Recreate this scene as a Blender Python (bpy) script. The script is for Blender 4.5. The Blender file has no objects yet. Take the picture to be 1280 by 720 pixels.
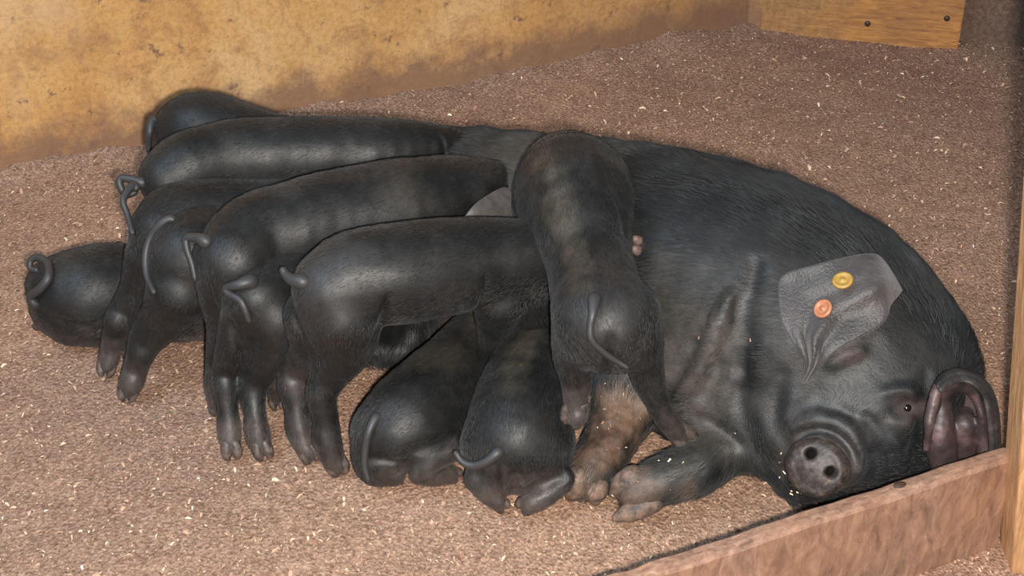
import bpy, math, random
import numpy as np
from mathutils import Vector, Matrix

rng = np.random.default_rng(7)
random.seed(7)
SC = bpy.context.scene
COL = SC.collection

# ------------------------------------------------------------ camera, light, exposure
CAM = Vector((0.0, -2.1, 1.55))
PITCH = math.radians(33.0)
FPX = 2000.0
cam_d = bpy.data.cameras.new('camera')
cam = bpy.data.objects.new('camera', cam_d)
COL.objects.link(cam)
cam.location = CAM
cam.rotation_euler = (math.pi / 2 - PITCH, 0, 0)
cam_d.sensor_width = 36.0
cam_d.lens = 36.0 * FPX / 1280.0
cam_d.clip_start = 0.02
SC.camera = cam

world = bpy.data.worlds.new('World')
SC.world = world
world.use_nodes = True
wb = world.node_tree.nodes['Background']
wb.inputs[0].default_value = (0.80, 0.89, 1.0, 1)
wb.inputs[1].default_value = 0.24


def area(name, loc, aim, size, power, col):
    d = bpy.data.lights.new(name, 'AREA')
    d.shape = 'DISK'
    d.size = size
    d.energy = power
    d.color = col
    o = bpy.data.objects.new(name, d)
    COL.objects.link(o)
    o.location = loc
    o.rotation_euler = (Vector(aim) - Vector(loc)).to_track_quat('-Z', 'Y').to_euler()
    return o


area('camera_flash', (0.045, -2.13, 1.515), (0.0, 0.1, 0.1), 0.05, 106, (1.0, 0.94, 0.87))
area('barn_opening_light', (-1.6, -1.0, 2.5), (-0.1, -0.1, 0.1), 1.9, 56, (0.60, 0.80, 1.0))

SC.view_settings.view_transform = 'Standard'
SC.view_settings.look = 'None'
SC.view_settings.gamma = 1.0
SC.view_settings.use_curve_mapping = False
SC.view_settings.exposure = 0.0

# ------------------------------------------------------------ picture point + height -> place in the barn
cF = Vector((0, math.cos(PITCH), -math.sin(PITCH)))
cU = Vector((0, math.sin(PITCH), math.cos(PITCH)))
cR = Vector((1, 0, 0))


def ray(u, v):
    return cF + cR * ((u - 640) / FPX) + cU * ((360 - v) / FPX)


def P(u, v, z):
    d = ray(u, v)
    return CAM + d * ((z - CAM.z) / d.z)


def S(u, v, z, rpx):
    """centre and radius of a round section seen rpx wide"""
    p = P(u, v, z)
    return (p.x, p.y, p.z, rpx * (p - CAM).dot(cF) / FPX)


# ------------------------------------------------------------ helpers
def tag(o, label=None, cat=None, group=None, kind=None):
    if label: o['label'] = label
    if cat: o['category'] = cat
    if group: o['group'] = group
    if kind: o['kind'] = kind
    return o


def empty(name, loc):
    o = bpy.data.objects.new(name, None)
    o.empty_display_size = 0.05
    COL.objects.link(o)
    o.location = loc
    return o


def link(name, me, mat, parent=None, smooth=True):
    if mat is not None: me.materials.append(mat)
    if smooth: me.shade_smooth()
    o = bpy.data.objects.new(name, me)
    COL.objects.link(o)
    if parent is not None:
        o.parent = parent
        base = parent
        off = Vector(base.location)
        if base.parent is not None: off = off + Vector(base.parent.location)
        o.location = -off
    return o


def mesh_np(name, V, F):
    me = bpy.data.meshes.new(name)
    V = np.asarray(V, np.float32); F = np.asarray(F, np.int32)
    k = F.shape[1]
    me.vertices.add(len(V)); me.vertices.foreach_set('co', V.ravel())
    me.loops.add(F.size); me.loops.foreach_set('vertex_index', F.ravel())
    me.polygons.add(len(F))
    me.polygons.foreach_set('loop_start', np.arange(0, F.size, k, dtype=np.int32))
    me.update(calc_edges=True)
    me.validate()
    return me


def mesh_py(name, V, F):
    me = bpy.data.meshes.new(name)
    me.from_pydata([tuple(v) for v in V], [], F)
    me.update()
    return me


def rebase(o):
    """put the object's origin at its own foot so that its mesh stays where it is"""
    me = o.data
    n = len(me.vertices); c = np.empty(n * 3, np.float32); me.vertices.foreach_get('co', c); c = c.reshape(-1, 3)
    b = np.array([(c[:, 0].min() + c[:, 0].max()) / 2, (c[:, 1].min() + c[:, 1].max()) / 2, c[:, 2].min()])
    c -= b
    me.vertices.foreach_set('co', c.ravel()); me.update()
    o.location = Vector(b) + Vector(o.location)
    return o


def catmull(pts, n):
    pts = [np.array(p, float) for p in pts]
    if len(pts) < 3 or n < 2: return pts
    ext = [2 * pts[0] - pts[1]] + pts + [2 * pts[-1] - pts[-2]]
    out = []
    for i in range(1, len(ext) - 2):
        p0, p1, p2, p3 = ext[i - 1:i + 3]
        for k in range(n):
            t = k / n
            out.append(0.5 * ((2 * p1) + (p2 - p0) * t + (2 * p0 - 5 * p1 + 4 * p2 - p3) * t * t + (3 * p1 - p0 - 3 * p2 + p3) * t ** 3))
    out.append(pts[-1])
    return out


def tube(pts, seg=10, n=4, cap=True):
    """tapered tube through (x,y,z,r) points -> V, F"""
    c = catmull(pts, n)
    V = []; F = []
    prev = None
    for i, p in enumerate(c):
        a = c[max(i - 1, 0)][:3]; b = c[min(i + 1, len(c) - 1)][:3]
        t = b - a; t /= np.linalg.norm(t) + 1e-12
        if prev is None:
            h = np.array([0, 0, 1.0]) if abs(t[2]) < .9 else np.array([1.0, 0, 0])
        else:
            h = prev
        x = h - t * np.dot(h, t); x /= np.linalg.norm(x); prev = x
        y = np.cross(t, x)
        for s in range(seg):
            an = 2 * math.pi * s / seg
            V.append(p[:3] + (x * math.cos(an) + y * math.sin(an)) * p[3])
    m = len(c)
    for i in range(m - 1):
        for s in range(seg):
            F.append((i * seg + s, i * seg + (s + 1) % seg, (i + 1) * seg + (s + 1) % seg, (i + 1) * seg + s))
    if cap:
        for i, sg in ((0, -1), (m - 1, 1)):
            p = c[i]; q = c[i - sg]
            t = p[:3] - q[:3]; t /= np.linalg.norm(t) + 1e-12
            V.append(p[:3] + t * p[3] * .7); k = len(V) - 1
            for s in range(seg):
                a, b = i * seg + s, i * seg + (s + 1) % seg
                F.append((a, b, k) if sg > 0 else (b, a, k))
    return V, F


def box(x0, x1, y0, y1, z0, z1, bev=0.0):
    import bmesh
    bm = bmesh.new()
    bmesh.ops.create_cube(bm, size=1)
    for v in bm.verts:
        v.co = Vector(((x0 + x1) / 2 + v.co.x * (x1 - x0), (y0 + y1) / 2 + v.co.y * (y1 - y0), (z0 + z1) / 2 + v.co.z * (z1 - z0)))
    if bev: bmesh.ops.bevel(bm, geom=bm.edges[:], offset=bev, segments=2, affect='EDGES')
    me = bpy.data.meshes.new('box'); bm.to_mesh(me); bm.free()
    return me


# ------------------------------------------------------------ materials
class NT:
    def __init__(s, name):
        s.m = bpy.data.materials.new(name); s.m.use_nodes = True
        s.t = s.m.node_tree; s.n = s.t.nodes; s.l = s.t.links
        s.b = s.n['Principled BSDF']

    def new(s, t, **kw):
        n = s.n.new(t)
        for k, v in kw.items(): setattr(n, k, v)
        return n

    def noise(s, scale, detail=4, rough=.6, vec=None, dist=0.0):
        n = s.new('ShaderNodeTexNoise')
        n.inputs['Scale'].default_value = scale; n.inputs['Detail'].default_value = detail
        n.inputs['Roughness'].default_value = rough; n.inputs['Distortion'].default_value = dist
        if vec is not None: s.l.new(vec, n.inputs['Vector'])
        return n.outputs['Fac']

    def ramp(s, fac, stops):
        n = s.new('ShaderNodeValToRGB')
        while len(n.color_ramp.elements) < len(stops): n.color_ramp.elements.new(.5)
        for e, (p, c) in zip(n.color_ramp.elements, stops):
            e.position = p; e.color = (c[0], c[1], c[2], 1) if hasattr(c, '__len__') else (c, c, c, 1)
        s.l.new(fac, n.inputs[0])
        return n.outputs[0]

    def mix(s, fac, a, b, mode='MIX'):
        n = s.new('ShaderNodeMix', data_type='RGBA', blend_type=mode)
        for inp, x in ((n.inputs[0], fac), (n.inputs[6], a), (n.inputs[7], b)):
            if isinstance(x, bpy.types.NodeSocket): s.l.new(x, inp)
            elif hasattr(x, '__len__'): inp.default_value = (x[0], x[1], x[2], 1)
            else: inp.default_value = x
        return n.outputs[2]

    def math(s, op, a, b=0.0):
        n = s.new('ShaderNodeMath', operation=op)
        for inp, x in ((n.inputs[0], a), (n.inputs[1], b)):
            if isinstance(x, bpy.types.NodeSocket): s.l.new(x, inp)
            else: inp.default_value = x
        return n.outputs[0]

    def coord(s, scale=(1, 1, 1), loc=(0, 0, 0)):
        tc = s.new('ShaderNodeTexCoord'); mp = s.new('ShaderNodeMapping')
        s.l.new(tc.outputs['Object'], mp.inputs[0])
        mp.inputs['Scale'].default_value = scale; mp.inputs['Location'].default_value = loc
        return mp.outputs[0]

    def bump(s, h, strength, dist):
        n = s.new('ShaderNodeBump'); n.inputs['Strength'].default_value = strength; n.inputs['Distance'].default_value = dist
        s.l.new(h, n.inputs['Height']); s.l.new(n.outputs[0], s.b.inputs['Normal'])
        return n

    def set(s, **kw):
        for k, v in kw.items():
            i = s.b.inputs[k.replace('_', ' ')]
            if isinstance(v, bpy.types.NodeSocket): s.l.new(v, i)
            elif hasattr(v, '__len__'): i.default_value = (v[0], v[1], v[2], 1)
            else: i.default_value = v
        return s


def skin_mat(name, dark, light, rough=.5, bumpd=.0012):
    m = NT(name)
    c = m.coord()
    base = m.ramp(m.noise(13, 5, .65, c), [(.36, tuple(x * .7 for x in dark)), (.5, dark), (.66, tuple(x * 1.35 for x in light))])
    at = m.new('ShaderNodeAttribute', attribute_name='tint')
    sp = m.ramp(m.noise(60, 4, .7, c), [(.30, 0.35), (.62, 1.0)])
    f = m.math('MULTIPLY', at.outputs['Alpha'], sp)
    col = m.mix(f, base, at.outputs['Color'])
    m.set(Base_Color=col, Roughness=m.ramp(m.noise(25, 4, .6, c), [(.3, rough - .06), (.7, rough + .1)]))
    m.b.inputs['Specular IOR Level'].default_value = .5
    m.b.inputs['Sheen Weight'].default_value = .05
    m.b.inputs['Sheen Roughness'].default_value = .4
    m.b.inputs['Sheen Tint'].default_value = (.75, .88, 1, 1)
    m.bump(m.mix(.35, m.noise(420, 3, .7, c), m.noise(38, 4, .6, c)), .5, bumpd)
    return m.m


M = {}
M['piglet'] = skin_mat('piglet_skin', (.006, .006, .006), (.013, .012, .0115), .50, .0008)
M['sow'] = skin_mat('sow_skin', (.005, .0055, .006), (.011, .011, .011), .50, .0022)
m = NT('tail_skin'); m.set(Base_Color=(.030, .029, .030), Roughness=.52)
m.bump(m.noise(300, 2, .6, m.coord()), .3, .0006); M['tail'] = m.m
m = NT('hoof_horn'); c = m.coord()
m.set(Base_Color=m.ramp(m.noise(90, 4, .6, c), [(.35, (.03, .024, .022)), (.65, (.13, .095, .08))]), Roughness=.5); M['hoof'] = m.m
m = NT('piglet_ear'); m.set(Base_Color=m.ramp(m.noise(60, 4, .6, m.coord()), [(.35, (.045, .040, .040)), (.7, (.080, .070, .067))]), Roughness=.55)
m.bump(m.noise(200, 3, .6, m.coord()), .4, .001); M['pig_ear'] = m.m
m = NT('sow_hoof'); c = m.coord()
m.set(Base_Color=m.ramp(m.noise(60, 4, .65, c), [(.35, (.045, .035, .03)), (.65, (.22, .14, .10))]), Roughness=.65)
m.bump(m.noise(120, 4, .6, c), .6, .002); M['sow_hoof'] = m.m
m = NT('eye'); m.set(Base_Color=(.006, .005, .004), Roughness=.12); M['eye'] = m.m
m = NT('snout_skin'); c = m.coord()
m.set(Base_Color=m.ramp(m.noise(70, 5, .7, c), [(.36, (.014, .011, .010)), (.55, (.045, .033, .028)), (.70, (.13, .088, .068))]), Roughness=.55)
m.bump(m.noise(160, 4, .6, c), .5, .0015); M['snout'] = m.m
m = NT('nostril_dark_plug'); m.set(Base_Color=(.004, .003, .003), Roughness=.9); m.b.inputs['Specular IOR Level'].default_value = .1; M['nostril_dark_plug'] = m.m  # near-black ball added in each nostril hole as its painted shade


def hair_mat(name, c0, c1, rough=.5):
    m = NT(name)
    at = m.new('ShaderNodeAttribute', attribute_name='tint')
    hi = m.new('ShaderNodeHairInfo')
    col = m.mix(hi.outputs['Random'], c0, c1)
    col = m.mix(1.0, col, m.ramp(m.noise(13, 5, .65, m.coord()), [(.36, .5), (.5, .95), (.66, 1.8)]), 'MULTIPLY')
    col = m.mix(m.math('MULTIPLY', at.outputs['Alpha'], .85), col, m.mix(1.0, at.outputs['Color'], m.ramp(hi.outputs['Random'], [(0, .6), (1, 1.5)]), 'MULTIPLY'))
    m.set(Base_Color=col, Roughness=rough)
    m.b.inputs['Specular IOR Level'].default_value = .45
    return m.m


M['piglet_hair'] = hair_mat('piglet_bristle', (.004, .004, .005), (.038, .036, .034))
M['sow_hair'] = hair_mat('sow_bristle', (.003, .0035, .004), (.024, .026, .027))


# ------------------------------------------------------------ soft bodies: blended round sections turned into one surface
class Body:
    def __init__(s):
        s.pr = []; s.flow = []

    def cone(s, a, b, k=.02, sub=False, sign=0):
        s.pr.append(('c', np.array(a, float), np.array(b, float), k, sub))
        if sign: s.flow.append((np.array(a, float), np.array(b, float), sign))

    def chain(s, pts, k=.02, sub=False, sign=0, n=2, px=True):
        q = [S(*p) for p in pts] if px else pts
        q = catmull(q, n)
        if len(q) == 1: q = [q[0], q[0] + np.array([1e-4, 0, 0, 0])]
        q = [np.array(p, float) for p in q]
        s.pr.append(('g', list(zip(q[:-1], q[1:])), None, k, sub))
        if sign:
            for a, b in zip(q[:-1], q[1:]): s.flow.append((a, b, sign))

    def ell(s, c, rad, rot, k=.015, sub=False):
        s.pr.append(('e', (np.array(c, float), np.array(rad, float), np.array(rot, float)), None, k, sub))

    def torus(s, c, rot, R, r, k=.008, sub=True):
        s.pr.append(('t', (np.array(c, float), np.array(rot, float), R, r), None, k, sub))

    @staticmethod
    def dist(pr, x, y, z):
        t = pr[0]
        if t == 'g':
            out = None
            for a, b in pr[1]:
                d = Body.dist(('c', a, b), x, y, z)
                if out is None: out = d
                else:
                    h = np.maximum(.006 - np.abs(out - d), 0) / .006
                    out = np.minimum(out, d) - h * h * .0006
            return out
        if t == 'c':
            a, b = pr[1], pr[2]
            d = b[:3] - a[:3]; l2 = float(d @ d) + 1e-12
            px, py, pz = x - a[0], y - a[1], z - a[2]
            h = np.clip((px * d[0] + py * d[1] + pz * d[2]) / l2, 0, 1)
            return np.sqrt((px - h * d[0]) ** 2 + (py - h * d[1]) ** 2 + (pz - h * d[2]) ** 2) - (a[3] + (b[3] - a[3]) * h)
        c, = (pr[1][0],)
        px, py, pz = x - c[0], y - c[1], z - c[2]
        R = pr[1][2] if t == 'e' else pr[1][1]
        q = [px * R[i][0] + py * R[i][1] + pz * R[i][2] for i in range(3)]
        if t == 'e':
            r = pr[1][1]
            k0 = np.sqrt((q[0] / r[0]) ** 2 + (q[1] / r[1]) ** 2 + (q[2] / r[2]) ** 2)
            k1 = np.sqrt((q[0] / r[0] ** 2) ** 2 + (q[1] / r[1] ** 2) ** 2 + (q[2] / r[2] ** 2) ** 2) + 1e-9
            return k0 * (k0 - 1) / k1
        RR, r = pr[1][2], pr[1][3]
        w = np.sqrt(q[0] ** 2 + q[1] ** 2) - RR
        return np.sqrt(w * w + q[2] ** 2) - r

    @staticmethod
    def bound(pr):
        if pr[0] == 'g':
            q = np.array([a for a, b in pr[1]] + [pr[1][-1][1]])
            return np.min(q[:, :3] - q[:, 3:], 0), np.max(q[:, :3] + q[:, 3:], 0)
        if pr[0] == 'c':
            a, b = pr[1], pr[2]; r = max(a[3], b[3])
            return np.minimum(a[:3], b[:3]) - r, np.maximum(a[:3], b[:3]) + r
        r = max(pr[1][1]) if pr[0] == 'e' else pr[1][2] + pr[1][3]
        return pr[1][0] - r, pr[1][0] + r

    @staticmethod
    def comb(cur, d, k, sub):
        if sub:
            h = np.maximum(k - np.abs(cur + d), 0) / k
            return np.maximum(cur, -d) + h * h * k * .25
        h = np.maximum(k - np.abs(cur - d), 0) / k
        return np.minimum(cur, d) - h * h * k * .25

    def at(s, pts, floor=-.006):
        pts = np.atleast_2d(pts); x, y, z = pts[:, 0], pts[:, 1], pts[:, 2]
        cur = np.full(len(pts), 9.0)
        for pr in s.pr: cur = s.comb(cur, s.dist(pr, x, y, z), pr[3], pr[4])
        return np.maximum(cur, floor - z)

    def hit(s, u, v):
        """first point of the body that the sight line through a picture point meets, and the normal there"""
        d = ray(u, v).normalized(); d = np.array(d); o = np.array(CAM)
        t = np.arange(1.6, 3.4, .009); f = s.at(o + t[:, None] * d)
        i = np.argmax(f < 0)
        if f[i] >= 0: i = int(np.argmin(f))
        lo, hi = t[max(i - 1, 0)], t[i]
        for _ in range(12):
            m_ = (lo + hi) / 2
            if s.at(o + m_ * d)[0] < 0: hi = m_
            else: lo = m_
        p = o + hi * d; e = .003
        g = np.array([s.at(p + np.eye(3)[i] * e)[0] - s.at(p - np.eye(3)[i] * e)[0] for i in range(3)])
        return p, g / (np.linalg.norm(g) + 1e-9)

    def surface(s, h=.006, floor=-.006):
        B = [s.bound(p) for p in s.pr if not p[4]]
        lo = np.min([b[0] for b in B], 0) - 4 * h; hi = np.max([b[1] for b in B], 0) + 4 * h
        lo[2] = max(lo[2], floor - 3 * h)
        n = np.ceil((hi - lo) / h).astype(int) + 1
        ax = [lo[i] + h * np.arange(n[i]) for i in range(3)]
        G = np.full(n, .05, np.float32)
        for pr in s.pr:
            a, b = s.bound(pr); mar = max(pr[3], 3 * h) + h
            i0 = np.clip(np.floor((a - mar - lo) / h).astype(int), 0, n - 1)
            i1 = np.clip(np.ceil((b + mar - lo) / h).astype(int) + 1, 1, n)
            x = ax[0][i0[0]:i1[0], None, None]; y = ax[1][None, i0[1]:i1[1], None]; z = ax[2][None, None, i0[2]:i1[2]]
            sl = (slice(i0[0], i1[0]), slice(i0[1], i1[1]), slice(i0[2], i1[2]))
            G[sl] = s.comb(G[sl], s.dist(pr, x, y, z).astype(np.float32), pr[3], pr[4])
        G = np.maximum(G, (floor - ax[2])[None, None, :])
        return nets(G, lo, h)


def nets(G, lo, h):
    n = G.shape
    ins = G < 0
    acc = np.zeros((n[0] - 1, n[1] - 1, n[2] - 1, 3), np.float32); cnt = np.zeros((n[0] - 1, n[1] - 1, n[2] - 1), np.float32)
    cross = []
    for a in range(3):
        s0 = [slice(None)] * 3; s1 = [slice(None)] * 3
        s0[a] = slice(0, -1); s1[a] = slice(1, None)
        g0, g1 = G[tuple(s0)], G[tuple(s1)]
        cr = ins[tuple(s0)] != ins[tuple(s1)]
        idx = np.argwhere(cr)
        t = g0[cr] / (g0[cr] - g1[cr])
        pos = idx.astype(np.float32); pos[:, a] += t
        cross.append((idx, g0[cr] < 0))
        o = [i for i in range(3) if i != a]
        for d0 in (0, -1):
            for d1 in (0, -1):
                c = idx.copy(); c[:, o[0]] += d0; c[:, o[1]] += d1
                ok = np.all(c >= 0, 1) & np.all(c < np.array(n) - 1, 1)
                ci = np.ravel_multi_index(c[ok].T, cnt.shape)
                np.add.at(cnt.reshape(-1), ci, 1)
                np.add.at(acc.reshape(-1, 3), ci, pos[ok])
    m_ = cnt.reshape(-1) > 0
    ids = np.full(m_.size, -1, np.int64); ids[m_] = np.arange(m_.sum())
    V = acc.reshape(-1, 3)[m_] / cnt.reshape(-1)[m_][:, None]
    F = []
    for a in range(3):
        idx, inside = cross[a]
        o = [(a + 1) % 3, (a + 2) % 3]
        cs = []
        for d0, d1 in ((0, 0), (-1, 0), (-1, -1), (0, -1)):
            c = idx.copy(); c[:, o[0]] += d0; c[:, o[1]] += d1; cs.append(c)
        ok = np.ones(len(idx), bool)
        for c in cs: ok &= np.all(c >= 0, 1) & np.all(c < np.array(n) - 1, 1)
        q = np.stack([ids[np.ravel_multi_index(c[ok].T, cnt.shape)] for c in cs], 1)
        ii = inside[ok]
        q[~ii] = q[~ii][:, ::-1]
        F.append(q)
    F = np.concatenate(F)
    V = lo + V * h
    # relax
    E = np.concatenate([F[:, [0, 1]], F[:, [1, 2]], F[:, [2, 3]], F[:, [3, 0]]])
    for w in (.5, -.52, .5, -.52, .45):
        A = np.zeros_like(V); N = np.zeros(len(V))
        for c in range(3):
            A[:, c] = np.bincount(E[:, 0], V[E[:, 1], c], len(V)) + np.bincount(E[:, 1], V[E[:, 0], c], len(V))
        N = np.bincount(E[:, 0], minlength=len(V)) + np.bincount(E[:, 1], minlength=len(V))
        V = V + w * (A / N[:, None] - V)
    return V, F


def fbm(p, f, seed):
    """cheap smooth noise from summed sines"""
    r = np.random.default_rng(seed); out = 0
    for i in range(7):
        d = r.normal(size=3); d /= np.linalg.norm(d)
        out = out + np.sin(p @ d * f * (1 + .45 * i) + r.uniform(0, 6.28)) / (1 + .35 * i)
    return out / 3.2


def roughen(V, F, amps, seed):
    N = np.zeros_like(V); fn = np.cross(V[F[:, 2]] - V[F[:, 0]], V[F[:, 3]] - V[F[:, 1]])
    for i in range(4):
        for c_ in range(3): N[:, c_] += np.bincount(F[:, i], fn[:, c_], len(V))
    N /= np.linalg.norm(N, axis=1)[:, None] + 1e-9
    a = 0
    for k, (am, fr) in enumerate(amps): a = a + am * fbm(V, fr, seed + k)
    return V + N * np.asarray(a)[:, None]


def tint_at(V, tints):
    """patches of dirt or paler coat: (centre, radius, colour, strength)"""
    C = np.zeros((len(V), 4), np.float32)
    for c, r, col, st in tints:
        d = np.linalg.norm(V - np.array(c), axis=1)
        w = np.clip(1.35 - d / r + .38 * fbm(V, 60, 3) + .34 * fbm(V, 150, 4), 0, 1) * st
        C[:, :3] = C[:, :3] * (1 - w[:, None]) + np.array(col) * w[:, None]
        C[:, 3] = np.maximum(C[:, 3], w)
    C[:, :3] /= np.maximum(C[:, 3:], .05)
    return np.minimum(C, 1)


def put_tint(me, V, tints):
    a = me.color_attributes.new('tint', 'FLOAT_COLOR', 'POINT')
    a.data.foreach_set('color', tint_at(V, tints).ravel())


def bristles(name, body, V, F, count, length, rad, mat, parent, lift=.28, seed=1, short=(), tints=()):
    r = np.random.default_rng(seed)
    A, B, C, D = (V[F[:, i]] for i in range(4))
    nrm = np.cross(C - A, D - B); ar = np.linalg.norm(nrm, axis=1); nrm = nrm / (ar[:, None] + 1e-12)
    i = r.choice(len(F), count, p=ar / ar.sum())
    s, t = r.random((2, count, 1))
    p = (A[i] * (1 - s) + B[i] * s) * (1 - t) + (D[i] * (1 - s) + C[i] * s) * t
    n = nrm[i]
    k = p[:, 2] > .012
    p, n = p[k], n[k]
    best = np.full(len(p), 9.0); fl = np.zeros((len(p), 3)); fl[:, 2] = -1
    wsum = np.zeros((len(p), 3))
    for a, b, sg in body.flow:
        d = Body.dist(('c', a, b, 0, 0), p[:, 0], p[:, 1], p[:, 2])
        dv = (b[:3] - a[:3]); dv = sg * dv / (np.linalg.norm(dv) + 1e-9)
        w = np.exp(-np.clip(d, -.02, 1) / .008)
        wsum += w[:, None] * dv
    fl = wsum / (np.linalg.norm(wsum, axis=1)[:, None] + 1e-9)
    fl = fl + np.array([0, 0, -.35]) + .16 * r.normal(size=fl.shape)
    ph = fbm(p, 22, seed)[:, None]
    fl = fl + np.cross(n, fl) * ph * .35
    fl = fl - n * np.sum(fl * n, 1)[:, None]; fl /= np.linalg.norm(fl, axis=1)[:, None] + 1e-9
    L = length * r.uniform(.55, 1.2, (len(p), 1))
    keep = np.ones(len(p), bool)
    for c_, rad_, sc__, pr_ in short:
        d = np.linalg.norm(p - np.array(c_), axis=1)
        w_ = np.clip((rad_ - d) / (.25 * rad_), 0, 1)
        L[:, 0] *= 1 - w_ * (1 - sc__)
        keep &= ~((r.random(len(p)) < w_ * pr_))
    p, n, fl, L = p[keep], n[keep], fl[keep], L[keep]
    p1 = p + fl * L * .5 + n * L * lift * .42
    p2 = p + fl * L + n * L * lift * .55
    p0 = p - n * .001
    pos = np.stack([p0, p1, p2], 1).astype(np.float32)
    hc = bpy.data.hair_curves.new(name)
    hc.add_curves([3] * len(p))
    off = Vector(parent.location)
    hc.attributes['position'].data.foreach_set('vector', (pos - np.array(off, np.float32)).ravel())
    ra = hc.attributes.get('radius') or hc.attributes.new('radius', 'FLOAT', 'POINT')
    ra.data.foreach_set('value', np.tile([rad, rad * .8, rad * .15], len(p)).astype(np.float32))
    ta = hc.attributes.new('tint', 'FLOAT_COLOR', 'CURVE')
    ta.data.foreach_set('color', tint_at(p, tints).ravel())
    hc.materials.append(mat)
    o = bpy.data.objects.new(name, hc)
    COL.objects.link(o); o.parent = parent
    o['kind'] = 'stuff'
    return o


def uv_ball(c, rad, rot=None, nu=12, nv=8):
    V = []; F = []
    for j in range(nv + 1):
        th = math.pi * j / nv
        for i in range(nu):
            ph = 2 * math.pi * i / nu
            q = np.array([math.sin(th) * math.cos(ph) * rad[0], math.sin(th) * math.sin(ph) * rad[1], math.cos(th) * rad[2]])
            if rot is not None: q = np.array(rot).T @ q
            V.append(q + np.array(c))
    for j in range(nv):
        for i in range(nu):
            F.append((j * nu + i, (j + 1) * nu + i, (j + 1) * nu + (i + 1) % nu, j * nu + (i + 1) % nu))
    return V, F


def frame(n, up=(0, 0, 1)):
    """rows x, y, z with z along n"""
    n = np.array(n, float); n /= np.linalg.norm(n)
    x = np.cross(up, n)
    if np.linalg.norm(x) < 1e-3: x = np.array([1.0, 0, 0])
    x /= np.linalg.norm(x); y = np.cross(n, x)
    return np.array([x, y, n])


def hoof(parent, top, tip, r, mat, name='hoof'):
    """cloven trotter: two tapering claws, joined at the crown, in one part"""
    top = np.array(top, float); tip = np.array(tip, float)
    ax = tip - top; L = np.linalg.norm(ax); ax /= L
    vw = np.array(CAM) - top; vw /= np.linalg.norm(vw)
    sd = np.cross(ax, vw); sd /= np.linalg.norm(sd)
    V = []; F = []
    for sg in (-1, 1):
        pts = [(*(top - ax * L * .35 + sd * sg * r * .34), r * .50), (*(top + ax * L * .3 + sd * sg * r * .50), r * .56), (*(top + ax * L * .75 + sd * sg * r * .48), r * .44), (*(tip + sd * sg * r * .30), r * .16)]
        v, f = tube(pts, 8, 3)
        o = len(V); V += v; F += [tuple(i + o for i in q) for q in f]
        v, f = tube([(*(top - ax * L * .75 + sd * sg * r * .62 - vw * r * .35), r * .30), (*(top - ax * L * .35 + sd * sg * r * .85 - vw * r * .5), r * .12)], 6, 2)
        o = len(V); V += v; F += [tuple(i + o for i in q) for q in f]
    for q in V: q[2] = max(q[2], .001)
    return link(name, mesh_py(name, V, F), mat, parent)


def flap(parent, name, outline, mat, thick=.004, rows=8, lift=.01, relief=None, mx=.0):
    """soft ear: outline is two edge curves (left, right) of 3D points; cross rows bulge outward"""
    Lc = catmull([np.array(p) for p in outline[0]], 4); Rc = catmull([np.array(p) for p in outline[1]], 4)
    n = min(len(Lc), len(Rc)); V = []; F = []
    cols = rows
    vw = np.array(CAM)
    for i in range(n):
        for j in range(cols + 1):
            t = j / cols
            p = Lc[i] * (1 - t) + Rc[i] * t
            w = vw - p; w /= np.linalg.norm(w)
            V.append(p + w * (lift * math.sin(math.pi * t) + mx * math.sin(2 * math.pi * t) + (relief(i / (n - 1), t) if relief else 0)))
    for i in range(n - 1):
        for j in range(cols):
            a = i * (cols + 1) + j
            F.append((a, a + cols + 1, a + cols + 2, a + 1))
    me = mesh_py(name, V, F)
    o = link(name, me, mat, parent)
    s = o.modifiers.new('thick', 'SOLIDIFY'); s.thickness = thick; s.offset = 0
    ss = o.modifiers.new('soft', 'SUBSURF'); ss.levels = 1; ss.render_levels = 1
    return o


# ------------------------------------------------------------ setting
# back wall line on the floor from the two places where it meets the litter
WA = P(0, 222, 0); WB = P(935, 34, 0)
wd = (WB - WA); wd.z = 0; wl = wd.length; wd.normalize(); wn = Vector((-wd.y, wd.x, 0))     # wn points away from camera


def wall_pt(s_, off, z): return WA + wd * s_ + wn * off + Vector((0, 0, z))


def grain_wood(name, cols, sc, rough=.6, rot=None):
    m = NT(name)
    c = m.coord(sc)
    g = m.noise(14, 6, .65, c, .6)
    c2 = m.coord()
    st = m.ramp(m.noise(5, 4, .6, c2), [(.38, 0.0), (.7, 1.0)])
    col = m.mix(st, m.ramp(g, [(.3, cols[0]), (.55, cols[1]), (.75, cols[2])]), m.ramp(g, [(.3, cols[3]), (.7, cols[4])]))
    sc_ = m.ramp(m.noise(70, 5, .7, c2), [(.66, 0.0), (.72, 1.0)])
    col = m.mix(m.math('MULTIPLY', sc_, .4), col, (.55, .40, .28))
    m.set(Base_Color=col, Roughness=rough)
    m.bump(g, .5, .004)
    return m.m


M['plank'] = grain_wood('weathered_plank', [(.12, .066, .044), (.27, .160, .112), (.42, .27, .19), (.17, .085, .055), (.36, .20, .12)], (4, 7, 1.6), .7)
M['post'] = grain_wood('pale_post_wood', [(.26, .13, .055), (.48, .27, .13), (.60, .38, .21), (.30, .15, .07), (.50, .27, .12)], (8, 8, 1.1), .6)
M['board'] = grain_wood('orange_board_wood', [(.26, .10, .03), (.52, .24, .06), (.60, .33, .10), (.20, .09, .04), (.40, .18, .055)], (1.2, 8, 8), .6)

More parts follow.
